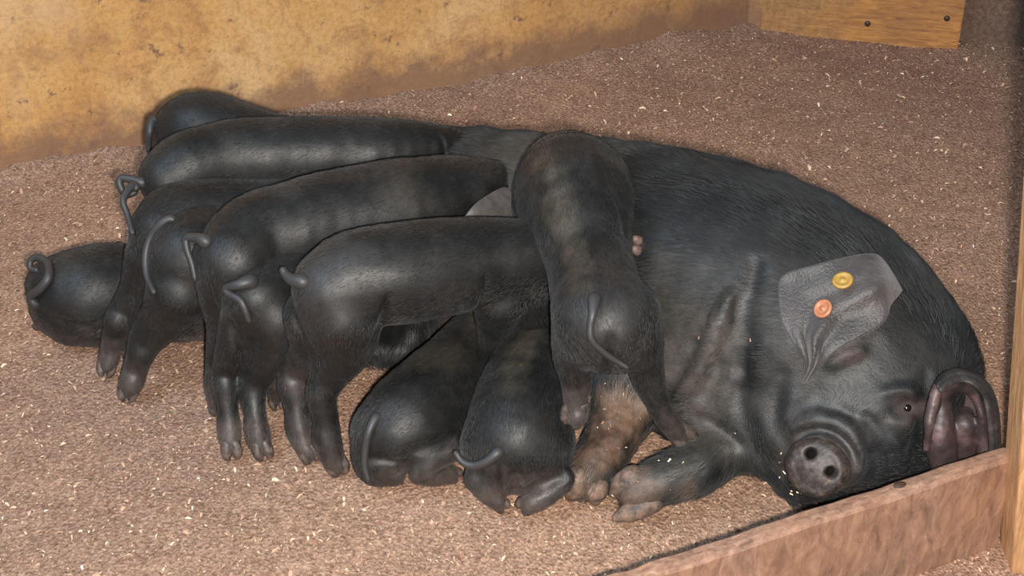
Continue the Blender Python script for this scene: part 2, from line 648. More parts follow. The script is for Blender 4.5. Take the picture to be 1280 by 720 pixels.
# litter floor
m = NT('litter'); c = m.coord()
vo = m.new('ShaderNodeTexVoronoi'); vo.inputs['Scale'].default_value = 210; vo.inputs['Randomness'].default_value = 1
mp = m.coord((1, .7, 1)); m.l.new(mp, vo.inputs['Vector'])
bc = m.ramp(m.noise(150, 5, .75, c), [(.25, (.13, .074, .050)), (.5, (.325, .207, .148)), (.75, (.56, .39, .285))])
big = m.ramp(m.noise(1.3, 5, .6, c), [(.35, (.84, .83, .84)), (.7, (1.08, 1.05, 1.0))])
cell = m.ramp(vo.outputs['Color'], [(.0, (.75, .72, .70)), (1.0, (1.25, 1.25, 1.25))])
m.set(Base_Color=m.mix(1.0, m.mix(1.0, bc, big, 'MULTIPLY'), cell, 'MULTIPLY'), Roughness=.9)
m.b.inputs['Specular IOR Level'].default_value = .2
m.bump(m.mix(.5, m.noise(170, 4, .7, c), vo.outputs['Distance']), .9, .006)
M['litter'] = m.m


def floor_h(x, y):
    x = np.asarray(x, float); y = np.asarray(y, float)
    h = .006 * np.sin(x * 7 + 1.3 * np.sin(y * 5)) * np.sin(y * 8 + x * 3) + .0025 * np.sin(x * 31 + 2 * np.sin(y * 23)) * np.sin(y * 37)
    d = -((x - WA.x) * wn.x + (y - WA.y) * wn.y)              # distance in front of the wall
    s_ = (x - WA.x) * wd.x + (y - WA.y) * wd.y
    bank = .022 * np.exp(-np.clip(d, 0, 9) / .07) * (1 + .35 * np.sin(s_ * 11 + 2 * np.sin(s_ * 3.1)) + .2 * np.sin(s_ * 29 + 1) + .12 * np.sin(s_ * 67))
    return h - .004 + bank


nx, ny = 260, 240
X, Y = np.meshgrid(np.linspace(-2.2, 2.4, nx), np.linspace(-1.9, 2.3, ny), indexing='ij')
Vf = np.stack([X, Y, floor_h(X, Y)], -1).reshape(-1, 3)
I = np.arange(nx * ny).reshape(nx, ny)
Ff = np.stack([I[:-1, :-1], I[1:, :-1], I[1:, 1:], I[:-1, 1:]], -1).reshape(-1, 4)
fl = link('floor', mesh_np('floor', Vf, Ff), M['litter'])
tag(fl, kind='structure')

# back wall, ochre paint
m = NT('ochre_wall'); c = m.coord()
base = m.ramp(m.noise(3.2, 6, .65, c, .3), [(.3, (.42, .205, .07)), (.5, (.56, .31, .115)), (.72, (.62, .40, .19))])
dirt = m.ramp(m.noise(11, 8, .72, c, .4), [(.50, 0.0), (.62, 1.0)])
col = m.mix(m.math('MULTIPLY', dirt, .5), base, (.30, .15, .07))
spot = m.ramp(m.noise(17, 6, .66, c), [(.605, 0.0), (.65, 1.0)])
col = m.mix(m.math('MULTIPLY', spot, .7), col, (.12, .075, .06))
speck = m.ramp(m.noise(80, 6, .8, c), [(.34, .70), (.52, 1.0), (.7, 1.12)])
col = m.mix(1.0, col, speck, 'MULTIPLY')
pale = m.ramp(m.noise(2.1, 5, .6, m.coord(loc=(3, 1, 0))), [(.52, 0.0), (.7, 1.0)])
col = m.mix(m.math('MULTIPLY', pale, .35), col, (.50, .40, .27))
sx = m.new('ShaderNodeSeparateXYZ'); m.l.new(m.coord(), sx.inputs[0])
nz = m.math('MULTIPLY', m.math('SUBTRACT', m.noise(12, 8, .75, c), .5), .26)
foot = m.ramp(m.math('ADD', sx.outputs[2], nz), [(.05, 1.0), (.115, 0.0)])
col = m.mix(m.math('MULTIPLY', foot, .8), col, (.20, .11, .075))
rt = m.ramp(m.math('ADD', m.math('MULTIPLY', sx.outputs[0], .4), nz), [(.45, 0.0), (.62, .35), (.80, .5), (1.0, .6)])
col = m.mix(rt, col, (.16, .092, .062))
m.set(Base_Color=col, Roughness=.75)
m.b.inputs['Specular IOR Level'].default_value = .3
m.bump(m.mix(.5, m.noise(60, 6, .7, c), m.noise(8, 6, .6, c)), .6, .006)
M['ochre'] = m.m
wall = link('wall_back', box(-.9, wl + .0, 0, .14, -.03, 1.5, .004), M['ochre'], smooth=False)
wall.location = WA; wall.rotation_euler = (0, 0, math.atan2(wd.y, wd.x))
tag(wall, kind='structure')

# the pen's second wall runs from the corner back towards the camera; a board covers its foot
WC = P(1197, 58, 0)
w2 = (WC - WB); w2.z = 0; w2l = w2.length; w2.normalize(); n2 = Vector((-w2.y, w2.x, 0)); a2 = math.atan2(w2.y, w2.x)
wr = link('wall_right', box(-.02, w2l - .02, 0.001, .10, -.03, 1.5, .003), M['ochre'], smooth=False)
wr.location = WB; wr.rotation_euler = (0, 0, a2)
tag(wr, kind='structure')
m = NT('dark_brown_board'); c = m.coord((1, 1, 1))  # flecked dark brown for the recessed section past the right wall's end
m.set(Base_Color=m.ramp(m.noise(120, 5, .8, c), [(.35, (.085, .052, .038)), (.6, (.17, .105, .075)), (.74, (.36, .25, .18))]), Roughness=.85)
m.bump(m.noise(90, 5, .7, c), .7, .005); M['dark_brown'] = m.m
wf = link('wall_far_right', box(w2l - .02, w2l + 1.2, .03, .11, -.03, 1.5, .003), M['dark_brown'], smooth=False)
wf.location = WB; wf.rotation_euler = (0, 0, a2)
tag(wf, kind='structure')
bs = .03
bd = empty('wall_board', WB + w2 * bs - n2 * .020); bd.rotation_euler = (0, 0, a2)
tag(bd, 'orange stained wooden board fixed along the foot of the far wall', 'board')
sA = bs; sB = w2l


def under(o, parent):
    o.parent = parent; o.location = (0, 0, 0)
    return o


def plain(name, me, mat, parent, smooth=False):
    me.materials.append(mat)
    o = bpy.data.objects.new(name, me); COL.objects.link(o); o.parent = parent
    return o


mt = M['board'].node_tree; bsd = mt.nodes['Principled BSDF']; src = bsd.inputs['Base Color'].links[0].from_socket
h_ = NT('tmp'); bpy.data.materials.remove(h_.m)
h_ = NT.__new__(NT); h_.m = M['board']; h_.t = mt; h_.n = mt.nodes; h_.l = mt.links; h_.b = bsd
sx = h_.new('ShaderNodeSeparateXYZ'); h_.l.new(h_.coord(), sx.inputs[0])
fade = h_.ramp(h_.math('ADD', sx.outputs[0], h_.math('MULTIPLY', h_.math('SUBTRACT', h_.noise(14, 6, .7, h_.coord()), .5), .4)), [(.13, .75), (.22, 0.0)])
h_.l.new(h_.mix(fade, src, h_.ramp(h_.noise(60, 6, .75, h_.coord()), [(.35, (.17, .085, .035)), (.65, (.38, .22, .09))])), bsd.inputs['Base Color'])
plain('board_face', box(0, sB - sA, 0, .020, -.01, .34, .003), M['board'], bd)
m = NT('rusty_iron'); m.set(Base_Color=(.06, .045, .04), Roughness=.5, Metallic=.6); M['iron'] = m.m
for (s_, z_) in ((sB - sA - .035, .075), (sB - sA - .21, .045), (.12, .12)):
    V, F = uv_ball((s_, -.001, z_), (.007, .004, .007))
    plain('bolt_head', mesh_py('bolt_head', V, F), M['iron'], bd)

# front plank
zt = .16
A_ = P(700, 735, zt); B_ = P(1252, 556, zt)
pd = (B_ - A_); pl = pd.length; pang = math.atan2(pd.y, pd.x)
pk = empty('front_plank', (A_.x, A_.y, 0)); pk.rotation_euler = (0, 0, pang)
tag(pk, 'rough brown plank on edge in front of the sow\'s head', 'plank')
import bmesh
bm = bmesh.new()
segs = 60; prof = [(-.030, -.01), (-.030, .07), (-.030, zt - .006), (-.026, zt - .001), (-.018, zt + .001), (-.006, zt), (-.001, zt - .004), (0.0, zt - .012), (0, .06), (0, -.01)]
rows = []
for i in range(segs + 1):
    x = -.25 + (pl + .25) * i / segs
    nzz = .0012 * math.sin(i * .37) + .0007 * math.sin(i * 1.3 + 1) + (-.003 if i in (22, 23) else 0)
    rows.append([bm.verts.new((x, y, z + (nzz if z > .1 else 0))) for (y, z) in prof])
for i in range(segs):
    for j in range(len(prof) - 1):
        bm.faces.new((rows[i][j], rows[i][j + 1], rows[i + 1][j + 1], rows[i + 1][j]))
bm.faces.new(rows[0]); bm.faces.new(rows[-1][::-1])
bmesh.ops.recalc_face_normals(bm, faces=bm.faces)
me = bpy.data.meshes.new('plank_body'); bm.to_mesh(me); bm.free()
plain('plank_body', me, M['plank'], pk)
V, F = uv_ball((.50, -.013, zt + .001), (.010, .006, .003))
m = NT('knot'); m.set(Base_Color=(.05, .025, .015), Roughness=.6); M['knot'] = m.m
plain('knot', mesh_py('knot', V, F), M['knot'], pk)

# post at the right
b0 = Vector((B_.x + .004, B_.y - .055, -.02))
post = empty('wooden_post', b0)
tag(post, 'pale wooden post at the end of the front plank', 'post')
dl = P(1262, 470, .22); 
# the left front edge runs from the plank end up and slightly outward
ptop = P(1281, 180, .46)
V = []
lx0 = P(1251, 640, .05); lx1 = P(1279.5, 205, .61)
lean = (lx1 - lx0) / (lx1.z - lx0.z)
for z_ in (-.02, 1.1):
    e = lx0 + lean * (z_ - lx0.z)
    for (dx, dy) in ((0, -.07), (.11, -.07), (.11, 0), (0, 0)): V.append((e.x + dx - b0.x, e.y + dy - b0.y, z_ - b0.z))
me = mesh_py('post_body', V, [(0, 1, 5, 4), (1, 2, 6, 5), (2, 3, 7, 6), (3, 0, 4, 7), (4, 5, 6, 7), (3, 2, 1, 0)])
po = plain('post_body', me, M['post'], post)
bv = po.modifiers.new('bev', 'BEVEL'); bv.width = .004; bv.segments = 2

# loose shavings lying all over the litter
NF = 120000
fx = rng.uniform(-1.45, 1.6, NF); fy = rng.uniform(-1.15, 1.55, NF)
dd = -((fx - WA.x) * wn.x + (fy - WA.y) * wn.y)
k = dd > .004; fx, fy = fx[k], fy[k]; NF = len(fx)
fz = floor_h(fx, fy) + rng.uniform(0, .0025, NF)
ln = rng.gamma(2.6, .00145, NF).clip(.0012, .014); wdt = ln * rng.uniform(.25, .6, NF)
an = rng.uniform(0, 6.283, NF); tl = rng.normal(0, .30, NF); tw = rng.normal(0, .35, NF)
dx = np.stack([np.cos(an) * np.cos(tl), np.sin(an) * np.cos(tl), np.sin(tl)], 1)
dy = np.stack([-np.sin(an), np.cos(an), tw], 1); dy /= np.linalg.norm(dy, axis=1)[:, None]
ce = np.stack([fx, fy, fz + np.abs(np.sin(tl)) * ln * .5], 1)
up = np.array([0, 0, 1.0])
q = []
for (a, b, c_) in ((-1, -.6, -.3), (-1, .6, -.3), (0, 1, .25), (0, -1, .25), (1, -.5, -.2), (1, .5, -.2)):
    q.append(ce + dx * (a * ln * .5)[:, None] * 1 + dy * (b * wdt * .5)[:, None] + up * (c_ * ln * .35)[:, None])
Vs = np.stack(q, 1).reshape(-1, 3)
o6 = np.arange(NF)[:, None] * 6
Fs = np.concatenate([o6 + np.array([0, 3, 2, 1]), o6 + np.array([3, 4, 5, 2])])
me = mesh_np('wood_shavings', Vs, Fs)
r_ = rng.random(NF)
pal = np.array([(.20, .105, .072), (.36, .21, .148), (.52, .33, .23), (.74, .53, .37), (.90, .78, .60)])
ci = np.digitize(r_, [.30, .56, .84, .978])
cc = pal[ci] * rng.uniform(.8, 1.15, (NF, 1))
ca = np.concatenate([np.repeat(cc, 6, 0), np.ones((NF * 6, 1))], 1).astype(np.float32)
a = me.color_attributes.new('shade', 'FLOAT_COLOR', 'POINT'); a.data.foreach_set('color', ca.ravel())
m = NT('shaving'); at = m.new('ShaderNodeAttribute', attribute_name='shade'); m.set(Base_Color=at.outputs['Color'], Roughness=.8)
m.b.inputs['Specular IOR Level'].default_value = .25
M['shaving'] = m.m
sh = link('wood_shavings', me, M['shaving'], smooth=False)
tag(sh, 'loose brown wood shavings strewn over the whole pen floor', 'litter', kind='stuff')

# ------------------------------------------------------------ the sow
sow = Body()
sow.chain([(470, 245, .11, 66), (560, 247, .16, 88), (650, 272, .17, 107), (745, 303, .18, 129), (840, 337, .19, 149), (930, 372, .19, 160), (1010, 412, .18, 157), (1070, 442, .17, 134), (1118, 472, .16, 101)], .03, sign=-1)
# belly, teat line and chest
sow.chain([(640, 330, .12, 70), (720, 370, .11, 80), (800, 420, .11, 84), (870, 470, .11, 84), (925, 505, .10, 66)], .05, sign=-1)
# hidden hind leg
sow.chain([(500, 290, .12, 55), (500, 350, .08, 38), (520, 400, .06, 26), (505, 438, .035, 18)], .04, sign=1)
sow.chain([(470, 300, .06, 45), (455, 380, .05, 28), (470, 440, .03, 18)], .04, sign=1)
# fore legs
sow.chain([(800, 400, .14, 55), (768, 470, .11, 44), (774, 520, .075, 37), (757, 562, .055, 31), (736, 596, .042, 27)], .035, sign=1)
sow.chain([(960, 500, .12, 60), (916, 556, .07, 34), (868, 586, .06, 33), (822, 602, .05, 29), (797, 614, .04, 25)], .03, sign=1)
# jowl and neck roll
sow.chain([(950, 440, .16, 60), (958, 510, .12, 52), (980, 560, .08, 46), (1004, 598, .045, 34)], .03, sign=1)
# face
sow.chain([(1118, 472, .16, 100), (1084, 512, .15, 76), (1052, 548, .13, 55), (1030, 575, .115, 43)], .03, sign=-1)
sow.chain([(1150, 525, .11, 55), (1108, 570, .08, 46), (1070, 602, .05, 34)], .035, sign=-1)
sow.chain([(1020, 470, .17, 60), (1003, 520, .14, 46)], .04, sign=1)


def onskin(b, u, v, lift=0.0):
    p, n = b.hit(u, v)
    return p + n * lift, n


def ridge(b, pts, r, lift, k, sub=False):
    q = []
    hits = [onskin(b, u, v, lift * (w if w else 1)) for (u, v, w) in pts]
    for (p, n), (u, v, w) in zip(hits, pts): q.append((*p, r * w))
    q = catmull(q, 3)
    b.chain(q, k, sub, n=1, px=False)


# skin folds of neck, chest and shoulder
ridge(sow, [(912, 372, .5), (900, 405, 1), (885, 445, 1), (862, 480, 1), (842, 505, .5)], .014, .000, .012)
ridge(sow, [(925, 375, .5), (918, 420, 1), (905, 455, 1), (880, 495, .8)], .010, .006, .014, True)
ridge(sow, [(930, 430, .5), (925, 490, 1), (935, 540, 1), (960, 585, 1), (985, 618, .6)], .010, .006, .014, True)
ridge(sow, [(945, 330, .4), (935, 400, .8), (930, 460, .6)], .010, .006, .02, True)
ridge(sow, [(870, 430, .4), (845, 475, .8), (828, 520, .8), (822, 545, .5)], .009, .005, .012, True)
ridge(sow, [(868, 520, .4), (895, 532, .8), (925, 556, .5)], .008, .004, .012, True)
ridge(sow, [(975, 470, .4), (968, 520, .8), (985, 560, .6)], .009, .006, .018, True)
# head: brows, eye hollow, muzzle wrinkles
ridge(sow, [(1106, 492, .6), (1122, 488, 1), (1140, 490, 1), (1154, 500, .5)], .009, -.001, .010)
ridge(sow, [(1118, 528, .6), (1136, 530, 1), (1150, 524, .5)], .008, -.001, .010)
ridge(sow, [(1122, 512, .5), (1134, 510, 1), (1146, 507, .5)], .008, .004, .008, True)
ridge(sow, [(1040, 455, .5), (1056, 445, .7), (1076, 440, .5)], .007, -.003, .014)
ridge(sow, [(990, 535, .5), (1015, 524, 1), (1045, 528, 1), (1066, 545, 1), (1073, 575, 1), (1066, 600, .6)], .009, .001, .012)
ridge(sow, [(1050, 512, .4), (1078, 528, 1), (1092, 558, 1), (1088, 590, .6)], .008, .004, .010, True)
ridge(sow, [(1084, 520, .4), (1102, 548, .8), (1104, 580, .6)], .007, .003, .012, True)
ridge(sow, [(1158, 470, .5), (1156, 500, 1), (1148, 540, 1), (1140, 570, .8)], .010, .006, .014, True)
# snout disc
sc_, _ = sow.hit(1022, 584)
ndir = np.array([-.38, -.80, .46]); Rs = frame(ndir)
SR = .040
scn = sc_ + Rs[2] * .002
sow.ell(scn - Rs[2] * .010, (.046, .044, .014), Rs, .012)
sow.torus(scn - Rs[2] * .020, Rs, .049, .006, .008, True)

SN = Body(); nos = []
SN.ell(scn + Rs[2] * .004, (SR, SR * .93, .017), Rs, .004)
SN.torus(scn + Rs[2] * .008, Rs, SR * .80, .0062, .008, False)
SN.ell(scn + Rs[2] * .0, (SR * 1.12, SR * 1.05, .010), Rs, .006)
for du, dv in ((1012, 567), (1038, 591)):
    p, n = SN.hit(du, dv)
    nos.append((p, n))
for du, dv in ((1012, 567), (1038, 591)):
    p, n = SN.hit(du, dv)
    SN.cone((*(p + n * .008 + Rs[0] * .002), .0078), (*(p - n * .022 - Rs[0] * .003), .0062), .005, True)
# mouth line under the snout
ridge(sow, [(985, 600, .5), (1000, 618, 1), (1022, 628, .8)], .007, .003, .008, True)

sowE = empty('sow', P(880, 470, 0))
tag(sowE, 'huge black sow lying on her side, suckling the piglets', 'pig')
def sk(u, v): return tuple(sow.hit(u, v)[0])
SV, SF = sow.surface(.0042)
# wrinkles and bumps in the hide
nrmS = np.zeros_like(SV)
fn = np.cross(SV[SF[:, 2]] - SV[SF[:, 0]], SV[SF[:, 3]] - SV[SF[:, 1]])
for i in range(4):
    for c_ in range(3): nrmS[:, c_] += np.bincount(SF[:, i], fn[:, c_], len(SV))
nrmS /= np.linalg.norm(nrmS, axis=1)[:, None] + 1e-9
amp = .0022 * fbm(SV, 38, 11) + .0012 * fbm(SV, 95, 12) * np.clip(1 - np.linalg.norm(SV - sc_, axis=1) / .35, .35, 1)
amp = amp + np.clip(1.3 - np.linalg.norm(SV - np.array(sk(768, 545)), axis=1) / .07, 0, 1) * (.003 * fbm(SV, 130, 14) + .0015 * fbm(SV, 260, 15))
SV = SV + nrmS * amp[:, None]
mud = (.155, .090, .056); mud2 = (.12, .080, .057); pk_ = (.10, .060, .055); greyb = (.055, .05, .047)




belly = (.085, .075, .066)
tints = [(sk(700, 185), .11, (.07, .064, .055), .7), (sk(640, 205), .09, (.07, .064, .055), .7), (sk(600, 180), .06, (.05, .045, .04), .5),
         (sk(850, 400), .09, (.055, .050, .045), .7), (sk(895, 420), .035, belly, .9), (sk(872, 470), .05, belly, .8), (sk(880, 515), .045, belly, .75), (sk(835, 460), .06, (.06, .052, .046), .7),
         (sk(945, 400), .03, (.05, .048, .046), .6), (sk(985, 450), .05, (.04, .038, .037), .6), (sk(930, 500), .03, (.05, .045, .042), .5),
         (sk(905, 560), .04, (.05, .046, .040), .6), (sk(850, 590), .05, (.045, .042, .036), .6),
         (sk(782, 525), .042, mud, .95), (sk(762, 505), .03, mud, .8), (sk(752, 565), .035, mud, .8), (sk(728, 608), .04, mud2, .9),
         (sk(790, 606), .035, mud2, .9), (sk(800, 630), .03, mud2, .9), (sk(865, 612), .02, mud2, .7),
         (tuple(scn), .066, (.06, .048, .043), .9), (sk(1015, 530), .03, (.045, .04, .038), .7), (sk(1134, 510), .022, (.075, .048, .044), .7), (sk(1118, 535), .025, (.04, .036, .035), .6),
         (sk(1062, 443), .022, (.085, .05, .046), .75), (sk(1050, 490), .05, (.035, .036, .037), .6), (sk(1100, 570), .04, (.03, .033, .037), .6),
         (sk(797, 307), .010, (.10, .07, .06), .7)]
me = mesh_np('body', SV, SF); put_tint(me, SV, tints)
link('body', me, M['sow'], sowE)
bristles('bristles', sow, SV, SF, 120000, .024, .00022, M['sow_hair'], sowE, .22, 5, short=[(scn, .068, .1, 1.0), (sk(1070, 520), .17, .45, .35), (sk(1135, 512), .03, .2, .9), (sk(775, 540), .07, .5, .5), (sk(800, 610), .06, .5, .4), (sk(880, 450), .09, .6, .3)], tints=tints)

# eye, lids are in the skin
p, n = sow.hit(1134, 510)
V, F = uv_ball(p - n * .003, (.0075, .0075, .0075)); link('eye', mesh_py('eye', V, F), M['eye'], sowE)
NV, NF_ = SN.surface(.0018)
NV = roughen(NV, NF_, [(.0022, 45), (.0009, 130), (.0005, 300)], 77)
link('snout', mesh_np('snout', NV, NF_), M['snout'], sowE)
for p, n in nos:
    V, F = uv_ball(p - n * .017, (.0095, .0085, .006), Rs); link('nostril_dark_plug', mesh_py('nostril_dark_plug', V, F), M['nostril_dark_plug'], sowE)

# near ear lying over the neck with its two tags
m = NT('ear_hide'); c = m.coord()
col = m.ramp(m.noise(14, 5, .6, c), [(.3, (.016, .014, .014)), (.55, (.036, .032, .032)), (.75, (.078, .062, .060))])
m.set(Base_Color=col, Roughness=.42)
m.b.inputs['Sheen Weight'].default_value = .3
m.bump(m.mix(.5, m.noise(90, 5, .7, m.coord((1, 3, 1))), m.noise(260, 3, .6, c)), .8, .003); M['ear'] = m.m


def ear_pt(u, v, l):
    p, n = sow.hit(u, v)
    return p + n * .3 * l + np.array((CAM - Vector(p)).normalized()) * l


lefte = [(1118, 352, .010), (1100, 328, .022), (1084, 321, .026), (1047, 326, .022), (1010, 335, .018), (976, 346, .010), (974, 378, .012), (978, 403, .014), (994, 432, .016), (1006, 455, .014), (1004, 477, .010)]
righte = [(1126, 364, .008), (1120, 372, .016), (1110, 384, .022), (1107, 398, .024), (1096, 410, .022), (1080, 419, .022), (1067, 426, .022), (1050, 438, .022), (1036, 450, .020), (1020, 463, .016), (1005, 478, .010)]
ear1 = flap(sowE, 'ear', ([ear_pt(*q) for q in lefte], [ear_pt(*q) for q in righte]), M['ear'], .005, 20, .004,
             relief=lambda s_, t: .016 * math.exp(-((s_ - .22) / .13) ** 2 - ((t - .55) / .28) ** 2) - .012 * s_ * math.exp(-((t - .42) / .10) ** 2) + .010 * s_ * math.exp(-((t - .58) / .07) ** 2) - .006 * s_ * math.exp(-((t - .76) / .07) ** 2) - .008 * math.exp(-((s_ - .55) / .2) ** 2 - ((t - .15) / .2) ** 2))
ear1['label'] = 'grey upper ear with two round tags'
EV = [v.co.copy() for v in ear1.data.vertices]


def disc(parent, u, v, rpx, nrm, mat, name, label):
    """round button tag with a raised rim and a centre pin"""
    best = min(EV, key=lambda w: (((Vector(w) - CAM).normalized() - ray(u, v).normalized()).length))
    d = ray(u, v); t = (Vector(best) - CAM).dot(cF)
    c_ = np.array(CAM + d * t); nn = np.array(nrm, float); nn /= np.linalg.norm(nn)
    c_ = c_ + np.array((CAM - Vector(c_)).normalized()) * .012
    r = rpx * t / FPX; R = frame(nn)
    prof = [(0, .0040), (.16, .0040), (.24, .0018), (.62, .0018), (.70, .0034), (.92, .0034), (1, .0018), (1, -.001), (0, -.001)]
    V = []; F = []; ns = 28
    for (a_, h_) in prof:
        for i in range(ns):
            th = 2 * math.pi * i / ns
            V.append(c_ + R[0] * math.cos(th) * r * a_ + R[1] * math.sin(th) * r * a_ + nn * h_)
    for j in range(len(prof) - 1):
        for i in range(ns): F.append((j * ns + i, (j + 1) * ns + i, (j + 1) * ns + (i + 1) % ns, j * ns + (i + 1) % ns)[::-1])
    o = link(name, mesh_py(name, V, F), mat, parent)
    o['label'] = label
    return o


for nm_, c_ in (('yellow_tag', (.40, .245, .055)), ('orange_tag', (.42, .165, .080))):
    m = NT(nm_); m.set(Base_Color=m.ramp(m.noise(160, 4, .7, m.coord()), [(.35, tuple(x * .72 for x in c_)), (.7, c_)]), Roughness=.4); M[nm_] = m.m
disc(ear1, 1053.5, 351, 13, tuple(-cF * .72 + (cR * -.42 + cU * .91) * .69), M['yellow_tag'], 'ear_tag', 'yellow button ear tag')
disc(ear1, 1029, 386, 12.5, tuple(-cF * .72 + (cR * -.84 + cU * .54) * .69), M['orange_tag'], 'ear_tag', 'orange button ear tag')

# far ear, opening towards the camera
m = NT('ear_inside'); c = m.coord()
m.set(Base_Color=m.ramp(m.noise(22, 5, .6, c), [(.35, (.018, .013, .014)), (.55, (.050, .032, .032)), (.78, (.17, .10, .10))]), Roughness=.5)
m.bump(m.noise(120, 4, .6, c), .4, .002); M['earin'] = m.m


def deep(u, v, z): return np.array(P(u, v, z))


ea = sow.hit(1178, 478)[0]
m = NT('ear_rim_hide'); m.set(Base_Color=m.ramp(m.noise(40, 5, .7, m.coord()), [(.35, (.010, .010, .011)), (.6, (.035, .032, .033)), (.75, (.09, .065, .06))]), Roughness=.48)
m.bump(m.noise(120, 4, .7, m.coord()), .6, .002); M['earrim'] = m.m
# back of the shell, seen from inside
ear2 = flap(sowE, 'ear', ([deep(1172, 476, 0.240), deep(1166, 505, 0.215), deep(1160, 530, 0.180), deep(1162, 560, 0.140), deep(1172, 590, 0.100)],
                          [deep(1200, 474, 0.220), deep(1222, 492, 0.200), deep(1232, 520, 0.170), deep(1236, 555, 0.130), deep(1236, 590, 0.090)]), M['earin'], .005, 12, -.030)
ear2['label'] = 'pinkish inside of the lower ear'
ridge_pts = [deep(1168, 480, 0.250), deep(1180, 466, 0.255), deep(1200, 461, 0.250), deep(1222, 468, 0.245), deep(1238, 484, 0.225), deep(1247, 510, 0.200), deep(1250, 545, 0.160), deep(1250, 585, 0.110)]
ridge_in = [deep(1176, 492, 0.250), deep(1186, 484, 0.255), deep(1202, 478, 0.255), deep(1217, 483, 0.250), deep(1228, 497, 0.230), deep(1233, 520, 0.205), deep(1236, 550, 0.165), deep(1237, 590, 0.115)]
rim = flap(sowE, 'ear_rim', (ridge_pts, ridge_in), M['earrim'], .006, 8, .012, relief=lambda s_, t: .004 * math.exp(-((t - .25) / .10) ** 2) - .004 * math.exp(-((t - .5) / .08) ** 2))
EB = Body()


def edge(pts, k=.016):
    q = []
    for (u, v, z, r) in pts: q.append(S(u, v, z, r))
    EB.chain(q, k, n=3, px=False)


edge([(1177, 470, .255, 4), (1170, 490, .245, 6), (1164, 515, .22, 7), (1161, 535, .20, 5), (1158, 560, .16, 5)], .010)
edge([(1182, 510, .185, 9), (1175, 535, .165, 16), (1177, 562, .13, 18), (1182, 600, .08, 14)])
edge([(1208, 512, .170, 8), (1206, 530, .160, 13), (1204, 556, .12, 14), (1204, 595, .07, 12)])
edge([(1190, 480, .235, 6), (1206, 484, .225, 7), (1219, 496, .205, 6), (1227, 520, .18, 5), (1229, 550, .14, 6), (1229, 595, .08, 6)], .010)
edge([(1186, 476, .235, 9), (1176, 500, .20, 11), (1172, 525, .17, 10)])
EV2, EF2 = EB.surface(.0030)
EV2 = roughen(EV2, EF2, [(.0016, 60), (.0006, 160)], 91)
link('ear_folds', mesh_np('ear_folds', EV2, EF2), M['earin'], sowE)

# trotters: two claws on each visible foot
for (t0, t1, r_) in (((722, 598, .050), (712, 624, .012), .020), ((745, 606, .040), (744, 630, .012), .018),
                     ((792, 600, .055), (764, 618, .024), .021), ((812, 628, .030), (768, 649, .012), .017),
                     ((505, 440, .03), (498, 456, .008), .012), ((470, 442, .03), (462, 456, .008), .012)):
    a_ = np.array(P(*t0)); b_ = np.array(P(*t1)); md = (a_ + b_) / 2
    V, F = tube([(*(a_ + (a_ - b_) * .25), r_ * .95), (*a_, r_ * 1.08), (*md, r_ * .98), (*b_, r_ * .35)], 12, 4)
    for q_ in V: q_[2] = max(q_[2], .001)
    link('claw', mesh_py('claw', V, F), M['sow_hoof'], sowE)
# teats showing beside the climbing piglet and along the belly
m = NT('teat'); m.set(Base_Color=m.ramp(m.noise(120, 3, .6, m.coord()), [(.3, (.10, .068, .060)), (.7, (.19, .13, .115))]), Roughness=.6); M['teat'] = m.m
for (u, v) in ((798, 301), (797, 313), (596, 212), (700, 330), (720, 380)):
    p, n = sow.hit(u, v)
    V, F = tube([(*(p - n * .004), .0085), (*(p + n * .005), .0075), (*(p + n * .012), .005)], 10, 3)
    link('teat', mesh_py('teat', V, F), M['teat'], sowE)

# shavings stuck to her legs, hooves and snout
V = []; F = []; CC = []
for (u0, u1, v0, v1, n_) in ((715, 830, 470, 640, 26), (780, 900, 570, 630, 12), (975, 1010, 560, 620, 20), (850, 950, 400, 560, 5), (1000, 1060, 550, 610, 10)):
    for _ in range(n_):
        p, n = sow.hit(random.uniform(u0, u1), random.uniform(v0, v1))
        if sow.at(p)[0] > .004 or n[1] > .2: continue
        R_ = frame(n); a_ = random.uniform(0, 3.14); l_ = random.uniform(.001, .0030)
        x_ = R_[0] * math.cos(a_) + R_[1] * math.sin(a_); y_ = np.cross(R_[2], x_)
        o_ = len(V); c_ = p + n * .0022
        V += [c_ - x_ * l_ - y_ * l_ * .25, c_ + x_ * l_ - y_ * l_ * .3, c_ + x_ * l_ * .9 + y_ * l_ * .3 + n * .0012, c_ - x_ * l_ * .9 + y_ * l_ * .25 + n * .001]
        F.append((o_, o_ + 1, o_ + 2, o_ + 3)); k_ = random.choice([(.36, .21, .148), (.52, .33, .23), (.74, .56, .36), (.8, .68, .5)]); CC += [k_ + (1,)] * 4
me = mesh_py('stuck_shavings', V, F)
me.color_attributes.new('shade', 'FLOAT_COLOR', 'POINT').data.foreach_set('color', np.array(CC, np.float32).ravel())
tag(link('stuck_shavings', me, M['shaving'], smooth=False), 'pale shavings stuck to the sow\'s muddy forelegs and snout', 'litter', kind='stuff')

# ------------------------------------------------------------ the piglets
BROWN = (.065, .056, .045)
GREY = (.05, .047, .046)
STREAK = (.062, .053, .038)
PIGS = {}


